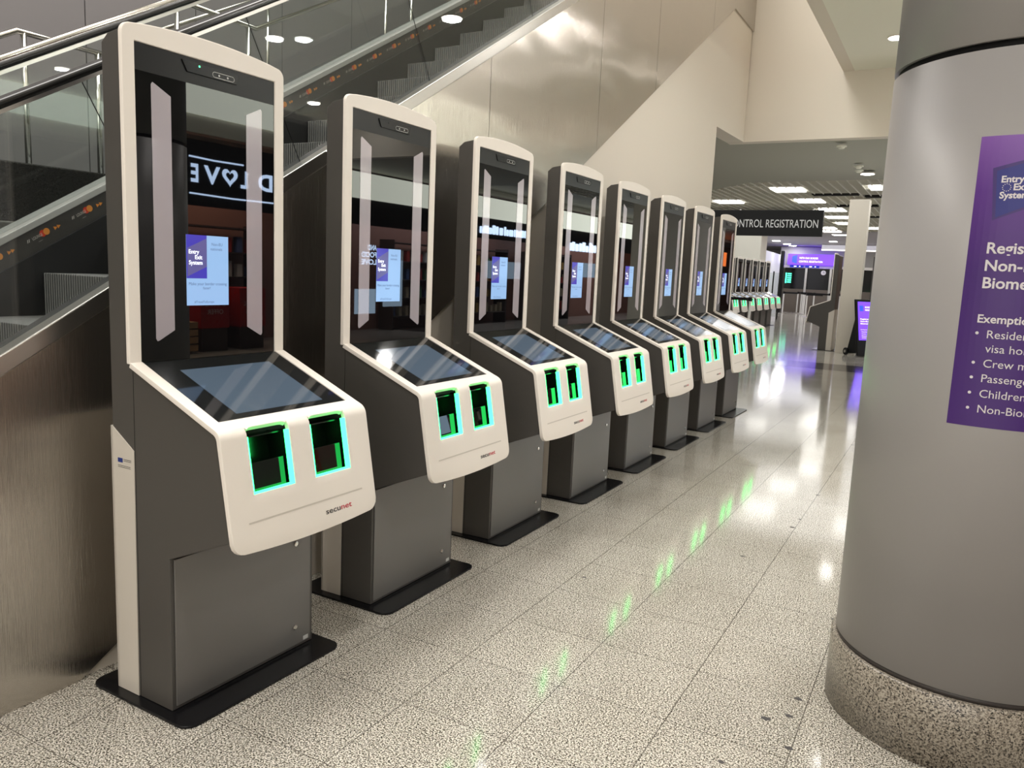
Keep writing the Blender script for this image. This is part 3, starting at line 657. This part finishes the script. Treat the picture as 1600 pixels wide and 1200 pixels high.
for i in range(12):
    a = 2 * PI * i / 12
    bm.faces.new([bm.verts.new(cyl(S(-96.8) + .0095 * math.cos(a) + .0013 * math.cos(t), 1.6725 + .0095 * math.sin(a) + .0013 * math.sin(t), .0017)) for t in [2 * PI * j / 5 for j in range(5)]])
me = bpy.data.meshes.new('star_ring'); bm.to_mesh(me); bm.free(); link('star_ring', me, M_PTXT, po)

# ------------------------------------------------------------------ hall beyond the opening
def up(x, y):     # positions measured on a 3.0 m ceiling moved out to the 3.15 m one
    k = 1.0938; return CAMP.x + (x - CAMP.x) * k, CAMP.y + (y - CAMP.y) * k
PAN = [(-.52, 13.13), (-2.08, 15.2), (-.46, 15.1), (1.06, 12.95), (-.30, 17.1), (-.44, 19.1), (-.46, 21.1), (-2.92, 26.4), (-1.28, 24.5), (-1.22, 23.0), (.06, 22.9), (-2.4, 19.0), (-2.5, 22.0), (1.3, 15.1), (1.4, 18.2), (-4.2, 13.4), (-4.2, 16.0), (-4.4, 19.0), (-4.6, 22.0), (-6.2, 15.0), (-6.4, 19.0), (3.4, 13.2), (3.4, 17.0), (3.6, 21.0), (-1.2, 26.2)]  # the later ones lie out of view, added to light the hall
PANLAB = ['bright ceiling light panel nearest the opening, above the black sign', 'bright ceiling light panel at far left, above the last near kiosk', 'bright ceiling light panel close behind the nearest one', 'bright ceiling light panel cut by the big column', 'bright ceiling light panel just right of the black sign']
for i, (x, y) in enumerate(PAN):
    X_, Y_ = up(x, y)
    bm = B(); box(bm, -.28, .28, -.30, .30, -.012, .03); o = obj('ceiling_light_panel', bm, M_PANEL); o.location = (X_, Y_, 3.15)
    tag(o, PANLAB[i] if i < 5 else 'bright rectangular light panel in the far grid ceiling, ' + (ORD[i - 5] if i < 21 else 'right ' + ORD[i - 21]) + ' of the farther ones, the later of them added for light', 'ceiling light', 'light panels in the grid ceiling')
for vi, (px, py) in enumerate(((.05, 14.0), (.9, 14.4), (.2, 16.2), (.95, 17.5), (.2, 19.0), (1.0, 19.6))):
    X_, Y_ = up(px, py); t = thing('ceiling_vent', 'dark slotted air vent in the grid ceiling, ' + ORD[vi] + ' going away from the camera', 'vent', (X_ + .1, Y_, 3.15), 0, 'slotted vents in the grid ceiling')
    bm = B()
    for k in range(6): box(bm, -.42, .42, -.14 + k * .05, -.115 + k * .05, -.006, .02)
    obj('slats', bm, M_BLACKM, t); bm = B(); box(bm, -.45, .45, -.17, .17, .02, .03); obj('frame', bm, M_BLACKM, t)
DLP = ((-4.68, 33.63), (-4.72, 36.32), (-4.74, 37.9), (-2.36, 33.27), (-2.38, 35.88))
def downlight(x, y, z, label, r=.07, group='round downlights'):
    t = thing('downlight', label, 'ceiling light', (x, y, z), 0, group)
    bm = B(); lathe(bm, [(r + .012, -.012), (r + .012, .0)], 0, 0, 24); obj('trim_ring', bm, M_WHITE, t)
    bm = B(); lathe(bm, [(r, -.016), (r, -.0125)], 0, 0, 24); obj('lens', bm, M_DOWN2 if y > 27 else M_DOWN, t)
downlight(1.48, 7.09, 3.75, 'small bright downlight in the high ceiling beside the big column')
for di, (x, y) in enumerate(AISLE):
    downlight(x, y, 3.75, ORD[di] + ' round downlight of the aisle ceiling, the first three mirrored in the escalator glass, the rest added', .09)
downlight(.94, 11.08, 3.0, 'bright downlight in the grey soffit above the cream post', .09)
for di, (x, y) in enumerate(DLP):
    downlight(x, y, 3.15, ORD[di] + ' round downlight from the left in the plain ceiling far down the hall', .16, 'far downlights')
for x, y, lab in ((.886, 8.58, 'small square smoke detector on the soffit near its front edge'), (.90, 10.3, 'flat dim ceiling plate on the soffit before the downlight'), (.86, 10.72, 'small white detector on the soffit right next to the downlight')):
    t = thing('smoke_detector', lab, 'detector', (x, y, 3.0)); bm = B(); lathe(bm, [(.06, -.012), (.06, 0)], 0, 0, 20); obj('base', bm, M_CEIL, t); bm = B(); lathe(bm, [(.03, -.035), (.045, -.013)], 0, 0, 20); obj('sensor', bm, M_CEIL, t)
# hanging black sign
sg = thing('hanging_sign', 'long black hanging sign with white lettering under the grid ceiling', 'sign', (-2.4, 18.35, 2.50))
bm = B(); box(bm, -1.9, 1.74, 0, .12, .0, .61); obj('board', bm, M_BLACKM, sg, .004)
tmsh = text_mesh('CONTROL REGISTRATION', .185, 2.10, align='RIGHT')
link('lettering', text_at([(tmsh, 1.64, .20)], lambda x, z: (x, -.002, z)), mat('sign_white', (.55, .55, .55), .5), sg)
for x in (-.2, 1.5):
    bm = B(); tube(bm, [(x, .06, .61), (x, .06, .65)], .02, 10); obj('hanger', bm, M_TRIM, sg)
# square posts and walls
bm = B(); box(bm, .15, .52, 16.08, 16.45, 0, 3.24); tag(obj('square_post', bm, M_CREAMPOST, None, .004), 'square cream post standing beside the violet sign stand', 'post')
bm = B(); box(bm, -6.2, -3.885, 27, 28, 0, 3.13); tag(obj('wide_pier', bm, M_WALLW, None), 'wide cream pier behind the far group of kiosks', 'pier')
bm = B(); xy(bm, [(-4.6, 30), (-4.5, 30), (-4.93, 36.2), (-5.03, 36.2)], 0, 2.65); tag(obj('partition_wall', bm, mat('partition_pale', (.82, .84, .88), .5)), 'pale bluish partition panel right of the wide cream pier', 'partition')
gr = thing('glass_railing', 'low glass railing with dark posts in front of the pale partition', 'railing', (-4.4, 29.5, 0))
bm = B(); box(bm, 0, .8, 0, .012, .1, 1.75); obj('glass_panel', bm, M_GLASS, gr)
for x in (0, .55, .8): bm = B(); box(bm, x - .02, x + .02, -.02, .03, 0, 1.8); obj('post', bm, M_BLACK, gr)
bm = B(); box(bm, -.08, .08, -.08, .08, 0, 2.86); o = obj('scanner_mast', bm, M_BLACK, None, .03, 3); o.location = (-4.98, 37.0, 0); tag(o, 'tall slim black mast left of the violet lit banner', 'mast')
# control booths at the end of the hall
bt = thing('control_booth', 'dark glazed control booth under the violet banner, at the end of the hall', 'booth', (-5.1, 38.4, 0))
bm = B(); box(bm, 0, 6.0, 0, 2.5, 0, 1.12); obj('counter', bm, M_BROWN, bt)
bm = B(); box(bm, 0, 6.0, .1, 2.5, 1.12, 2.12); obj('glazing', bm, M_DARKGLASS, bt)
bm = B(); box(bm, -.1, 6.0, -.1, 2.5, 2.12, 2.24); obj('sill', bm, M_WALLW, bt)
bm = B(); box(bm, -.3, 6.0, .2, 2.5, 2.24, 3.12); obj('upper_panel', bm, M_SOFFIT, bt)
for x in (1.0, 2.1): bm = B(); box(bm, x - .05, x + .05, -.05, .08, 0, 2.12); obj('mullion', bm, M_TRIM, bt)
bn = thing('lit_banner', 'violet lit banner with white lettering over the booth', 'banner', (-4.93, 38.0, 2.27))
bm = B(); box(bm, 0, 2.15, 0, .59, 0, .50); obj('panel', bm, M_LEDPURP, bn)
bm = B(); xz(bm, [(.20, .12), (.42, .04), (.42, .46), (.20, .38)], -.006, -.001); obj('mark', bm, M_LEDBLUE, bn)
link('lettering', text_at([(text_mesh('WITH OUR BORDER', .085, .85, bold=.02), .52, .27), (text_mesh('CONTROL REGISTRATION', .085, 1.05, bold=.02), .52, .11)], lambda x, z: (x, -.008, z)), M_LEDWHITE, bn)
for i, x in enumerate((-4.85, -4.15)):
    t = thing('booth_number_sign', ('left' if i == 0 else 'right') + ' of the two small blue signs under the violet banner', 'sign', (x, 38.26, 2.14)); bm = B(); box(bm, 0, .62, 0, .04, 0, .11); obj('panel', bm, mat('sign_blue_%d' % i, (.01, .02, .15), .4, emis=(.01, .02, .3), es=1), t); bm = B(); box(bm, .18, .30, -.004, 0, .03, .08); box(bm, .42, .48, -.004, 0, .03, .08); obj('mark', bm, M_LEDWHITE, t)
gs = thing('green_screen', 'tall green-lit screen at the left of the booth', 'screen', (-5.05, 38.44, 1.38)); bm = B(); box(bm, 0, .30, 0, .05, 0, .50); obj('panel', bm, M_CAVITY, gs)
bm = B(); box(bm, 0, .07, -.01, 0, 0, .50)
for k in range(5): box(bm, .10, .28, -.01, 0, .02 + k * .1, .085 + k * .1)
obj('lit_rows', bm, M_GREENSCR, gs)
ck = thing('wall_clock', 'small round pale clock in the dark booth glass', 'clock', (-3.33, 38.38, 1.93)); 
bm = B(); tube(bm, [(0, 0, 0), (0, .06, 0)], .11, 24); obj('dial', bm, M_WALLW, ck); bm = B(); box(bm, -.006, .006, -.004, 0, 0, .08); box(bm, 0, .06, -.004, 0, -.006, .006); obj('hands', bm, M_BLACKM, ck)
lb = thing('linear_light', 'long bright ceiling slot above the violet banner, behind the cream post', 'ceiling light', (-3.1, 35.5, 2.86)); bm = B(); box(bm, 0, 6.5, 0, .15, 0, .05); obj('diffuser', bm, mat('slot_lit', (1, 1, 1), .5, emis=(1, .95, .85), es=.9), lb); bm = B(); box(bm, 0, 6.5, .0, .4, .05, .29); obj('housing', bm, MATS['far_ceiling'], lb)
# queue posts
QP = [(-4.6, 36.0), (-4.25, 37.6), (-3.98, 36.95), (-3.8, 36.3), (-3.62, 35.6), (-3.35, 36.4), (-3.2, 33.5), (-2.75, 36.8), (-2.55, 36.0), (-2.3, 36.6)]
q0 = thing('queue_post', 'q', 'queue post', (*QP[0], 0))
bm = B(); lathe(bm, [(.17, 0), (.17, .015), (.03, .035)], 0, 0, 20); obj('foot', bm, M_TRIM, q0)
bm = B(); lathe(bm, [(.032, .03), (.032, .90)], 0, 0, 14); obj('pole', bm, mat('pole_alloy', (.7, .69, .66), .35, .3), q0)
bm = B(); lathe(bm, [(.04, .90), (.04, 1.0)], 0, 0, 14); obj('belt_head', bm, M_BLACK, q0)
bm = B(); box(bm, .04, .62, -.003, .003, .91, .985); obj('belt', bm, M_BLACK, q0)
for i, (x, y) in enumerate(QP):
    o = q0 if i == 0 else copy_tree(q0); o.location = (x, y, 0); o['label'] = ORD[i] + ' steel queue post from the left before the dark booth'; o['group'] = 'steel queue posts before the booth'
q = copy_tree(q0); q.location = (-2.24, 18.7, 0); q.rotation_euler = (0, 0, PI * 1.03); q['label'] = 'queue post whose black belt crosses in front of the far kiosks'
if 'group' in q: del q['group']
for ch in q.children:
    if ch.name.startswith('belt') and not ch.name.startswith('belt_head'):
        ch.data = ch.data.copy()
        for v in ch.data.vertices:
            if v.co.x > .3: v.co.x = 1.6
# violet sign stand
sd = thing('sign_stand', 'black wheeled stand with a violet lit screen, beside the cream post', 'display stand', (.66, 15.4, 0), math.radians(40))
def scr(x, h, dep=0.0): return (x, .245 * (h / 1.1) + dep, h)      # leaning back
def quad3(x0, x1, h0, h1, d0, d1_):
    bm = B(); v = [bm.verts.new(scr(x, h, d)) for x in (x0, x1) for h in (h0, h1) for d in (d0, d1_)]
    for f_ in ((0, 1, 3, 2), (4, 6, 7, 5), (0, 4, 5, 1), (2, 3, 7, 6), (0, 2, 6, 4), (1, 5, 7, 3)): bm.faces.new([v[i] for i in f_])
    return bm
obj('housing', quad3(0, .66, .02, 1.13, 0, .05), M_BLACK, sd, .01); s2 = obj('screen', quad3(.045, .615, .33, 1.085, -.003, 0), M_LEDPURP, sd)
ff = lambda x, z: scr(x, z, -.006)
link('lettering', text_at([(text_mesh('BORDER CONTROL', .030, .36, bold=.02), .20, .965), (text_mesh('REGISTRATION', .030, .30, bold=.02), .20, .91), (text_mesh('Registration for', .024, .34, bold=.03), .09, .735), (text_mesh('Non-EU nationals', .024, .38, bold=.03), .09, .69), (text_mesh('Biometric', .024, .24, bold=.03), .09, .645), (text_mesh('Exemptions', .018, .16), .09, .53), (text_mesh('Resident visa holders', .018, .36), .11, .487), (text_mesh('Crew members', .018, .26), .11, .447), (text_mesh('Passengers', .018, .2), .11, .407), (text_mesh('Children', .018, .16), .11, .37)], ff), M_LEDWHITE, sd)
bm = quad3(.08, .16, .90, 1.01, -.006, -.0035); obj('mark', bm, M_LEDBLUE, sd)
bm = B(); prism(bm, [(.22, .95), (.08, .08), (.44, .03), (.44, .09)], lambda p: (.05, p[0], p[1]), lambda p: (.61, p[0], p[1])); obj('support', bm, M_BLACKM, sd)
for x in (.0, .66):
    bm = B(); tube(bm, [(x - .02, .40, .075), (x + .02, .40, .075)], .075, 20); wh = obj('wheel', bm, M_BLACK, sd, .008)
    bm = B(); tube(bm, [(x - .024, .40, .075), (x + .024, .40, .075)], .03, 14); obj('hub', bm, M_TRIM, wh)

# ------------------------------------------------------------------ shops across the aisle (seen mirrored in the kiosks)
bm = B(); box(bm, 7.5, 7.7, -8, 44, 3.08, 3.75); struct('wall_shops', bm, M_WALLW)
bm = B(); box(bm, 9.2, 9.3, -8, 44, 0, 3.1); struct('wall_shop_back', bm, mat('shop_back', (.25, .12, .09), .5))
bm = B(); box(bm, 7.45, 7.52, 3.0, 28, 2.10, 2.98); tag(obj('shop_fascia', bm, M_BLACKM, None), 'black shop fascia across the aisle, mirrored behind the lit lettering', 'fascia')
bm = B(); box(bm, 7.45, 7.49, 3.0, 8.2, 3.32, 3.74); tag(obj('glowing_band', bm, mat('glowing_cream', (.5, .5, .45), .5, emis=(.95, 1, .86), es=3.6)), 'pale bulkhead with an added glow above the shop fascia, mirrored high in the kiosk glass', 'glowing band')  # white bulkhead made to glow, its brightness is put into the material
bm = B(); box(bm, 7.40, 7.44, 8.6, 26, 2.55, 3.0); tag(obj('glowing_band', bm, MATS['glowing_cream']), 'farther pale band with an added glow above the shops, mirrored in the third and fourth kiosks', 'glowing band')
ll = thing('shop_sign', 'pale blue lit shop lettering mirrored in the nearest kiosk', 'sign', (7.44, 0, 0))
def st(nm, s_, cap, wd, y, z): link(nm, text_at([(text_mesh(s_, cap, wd, bold=.03), 0, 0)], lambda a, c: (0, y - a, z + c)), M_NEON, ll)
st('letter', 'E', .23, .12, 5.74, 2.42); st('letter', 'V', .23, .27, 6.10, 2.42); st('letter', 'L', .23, .12, 6.57, 2.42); st('letter', 'D', .23, .27, 7.04, 2.42); st('letter', 'O', .23, .28, 7.38, 2.42); st('letter', 'O', .23, .28, 7.72, 2.42); st('letter', 'F', .23, .2, 7.98, 2.42)
def heart(bm, cy, cz, s):
    o = []
    for i in range(24):
        t = 2 * PI * i / 24; o.append((16 * math.sin(t) ** 3 / 17 * s, (13 * math.cos(t) - 5 * math.cos(2 * t) - 2 * math.cos(3 * t) - math.cos(4 * t)) / 17 * s))
    a = [bm.verts.new((0, cy - p[0], cz + p[1])) for p in o]; b_ = [bm.verts.new((0, cy - p[0] * .5, cz + .005 + p[1] * .5)) for p in o]
    for i in range(24): bm.faces.new((a[i], a[(i + 1) % 24], b_[(i + 1) % 24], b_[i]))
bm = B(); heart(bm, 6.265, 2.55, .145); obj('heart', bm, M_NEON, ll)
bm = B(); tube(bm, [(0, 5.6, 2.75), (0, 6.0, 2.735), (0, 6.5, 2.74)], .012, 6); obj('line', bm, M_NEON, ll)
bm = B(); tube(bm, [(0, 5.6, 2.26), (0, 6.3, 2.245), (0, 7.9, 2.26)], .012, 6); obj('line', bm, M_NEON, ll)
lg = thing('shop_logo', 'small stacked lit shop logo mirrored low in the second kiosk', 'sign', (7.44, 0, 0))
for s_, y, z, wd in (('AND', 10.0, 1.66, .25), ('FOOD', 10.0, 1.53, .42), ('LOVE', 10.0, 1.40, .42)): link('lettering', text_at([(text_mesh(s_, .09, wd, bold=.03), 0, 0)], lambda a, c: (0, y - a, z + c)), M_NEON, lg)
for nm, lab, y0, y1, z0, h in (('lit_sign', 'broad blue-white lit sign mirrored in the third kiosk', 13.6, 16.6, 2.20, .20), ('lit_sign', 'farther broad blue-white lit sign mirrored in the fourth kiosk', 17.8, 20.6, 2.0, .24)):
    t = thing(nm, lab, 'sign', (7.44, y0, z0)); y = 0
    while y < y1 - y0:
        wd = random.uniform(.08, .22); hh = h * random.uniform(.7, 1.1); bm = B(); prism(bm, rrect(y, y + wd, 0, hh, .03, 3), lambda p: (-.01, p[0], p[1]), lambda p: (0, p[0], p[1])); obj('letter_block', bm, MATS.get('shop_sign_lit'), t); y += wd + random.uniform(.015, .05)
for i, (y, z0, z1, wd) in enumerate(((9.75, .50, .95, .55), (10.55, .62, 1.5, .55), (14.8, 1.2, 1.6, 1.6), (19.2, 1.3, 1.7, 1.5))):
    bm = B(); box(bm, 7.47, 7.50, y - wd / 2, y + wd / 2, z0, z1); tag(obj('lit_screen', bm, mat('shop_screen_%d' % i, (.1, .1, .1), .3, emis=(.45, .62, .8), es=(3.5, 2.5, 1.6, 1.6)[i])), ['low small', 'tall narrow', 'wide', 'farther wide'][i] + ' lit advertising screen in the shop front, mirrored in kiosk glass', 'screen')
bm = B(); box(bm, 7.46, 7.5, 29, 34, 2.0, 2.6); tag(obj('orange_sign', bm, mat('orange_lit', (.3, .1, .02), .4, emis=(1, .22, .05), es=2.2)), 'orange lit shop sign mirrored in the last kiosk', 'sign')
bm = B(); box(bm, 2.45, 3.0, 11.3, 15.3, 0, 3.03); tag(obj('white_pier', bm, M_WALLW, None), 'white pier hidden by the big column, mirrored in the sixth and seventh kiosks', 'pier')
area('shop_lamp', (8.3, 6.0, 3.0), .8, 4, 200, (1, .78, .62)); area('shop_lamp', (8.3, 14.0, 2.9), .8, 6, 220, (.9, .92, 1)); area('shop_lamp', (8.3, 22.0, 2.9), .8, 6, 220, (.9, .92, 1))
cols = [mat('goods_%d' % i, c, .4) for i, c in enumerate([(.45, .05, .04), (.6, .5, .35), (.1, .15, .35), (.7, .7, .68), (.5, .3, .08), (.12, .3, .15)])]
gb = B(); box(gb, -.05, .05, -.05, .05, 0, .2); gme = bpy.data.meshes.new('goods'); gb.to_mesh(gme); gb.free()
gms = []
for m_ in cols: g_ = gme.copy(); g_.materials.append(m_); gms.append(g_)
for si, (sy, ln) in enumerate(((6.9, 2.0), (13.2, 2.2), (16.0, 2.2), (19.4, 2.2))):
    sh = thing('shop_shelf', ['shelf unit in the reddish shop mirrored in the nearest kiosk', 'nearer shelf unit mirrored in the third kiosk', 'farther shelf unit mirrored in the third kiosk', 'shelf unit mirrored in the fourth kiosk'][si], 'shelf', (8.9, sy, 0))
    bm = B()
    for y in (-ln / 2, ln / 2 - .03): box(bm, -.2, .2, y, y + .03, 0, 1.95)
    obj('side_panel', bm, M_SHELF, sh)
    for z in (.3, .7, 1.1, 1.5, 1.9):
        bm = B(); box(bm, -.2, .2, -ln / 2 + .03, ln / 2 - .03, z - .025, z); obj('shelf_board', bm, M_SHELF, sh)
    for z in (.3, .7, 1.1, 1.5):
        for k in range(9):
            o = bpy.data.objects.new('boxed_goods', random.choice(gms)); C.objects.link(o); o.location = (8.84, sy - ln / 2 + .15 + k * (ln - .3) / 8, z); s_ = random.uniform(.8, 1.3); o.scale = (1, 1, s_)
            tag(o, 'small boxed goods on a shop shelf, mirrored in the kiosk glass', 'goods', 'boxed goods on the shop shelves')
for i, y in enumerate((6.35, 7.05)):
    t = thing('offer_bin', ['red special offer bin mirrored low in the nearest kiosk, nearer one', 'red special offer bin mirrored at the right edge of the nearest kiosk'][i], 'bin', (7.9, y, 0))
    bm = B(); box(bm, 0, .5, -.25, .25, .35, .95); obj('panel', bm, M_SHOPRED, t); bm = B(); box(bm, .02, .48, -.23, .23, 0, .35); obj('foot', bm, M_SHELF, t)
    link('lettering', text_at([(text_mesh('SPECIAL', .07, .36), -.18, .68), (text_mesh('OFFER', .07, .28), -.14, .56)], lambda a, c: (-.003, -a, c)), M_PTXT, t)
t = thing('wooden_crate', 'slatted wooden crate on the shop floor, mirrored in the nearest kiosk', 'crate', (7.8, 5.75, 0))
for k in range(4): bm = B(); box(bm, 0, .4, -.22, .22, .04 + k * .11, .13 + k * .11); obj('slat', bm, M_WOOD, t)

# scuffs of old tape on the floor joints
for i, (x, y) in enumerate([(1.563, 5.443), (1.572, 5.011), (1.559, 4.599), (1.563, 3.987), (1.547, 3.151), (1.557, 3.343), (1.42, 2.485), (1.933, 1.947), (1.955, 1.651), (1.91, 1.188), (1.90, 1.06), (1.935, .871), (1.842, 1.002), (1.776, .69), (.86, 1.75), (1.571, 5.963)]):
    bm = B(); k = 7; s_ = random.uniform(.008, .014)
    xy(bm, [(x + s_ * random.uniform(.7, 1.2) * math.cos(2 * PI * j / k) * 1.3, y + s_ * random.uniform(.6, 1.1) * math.sin(2 * PI * j / k)) for j in range(k)], 0, .0006)
    tag(obj('tape_scrap', bm, mat('tape_dark', (.05, .045, .045), .6) if 'tape_dark' not in MATS else MATS['tape_dark']), 'dark scrap of old tape on the granite floor, ' + ORD[i] + ' on the joint beside the column', 'scrap', 'dark tape scraps on the floor')
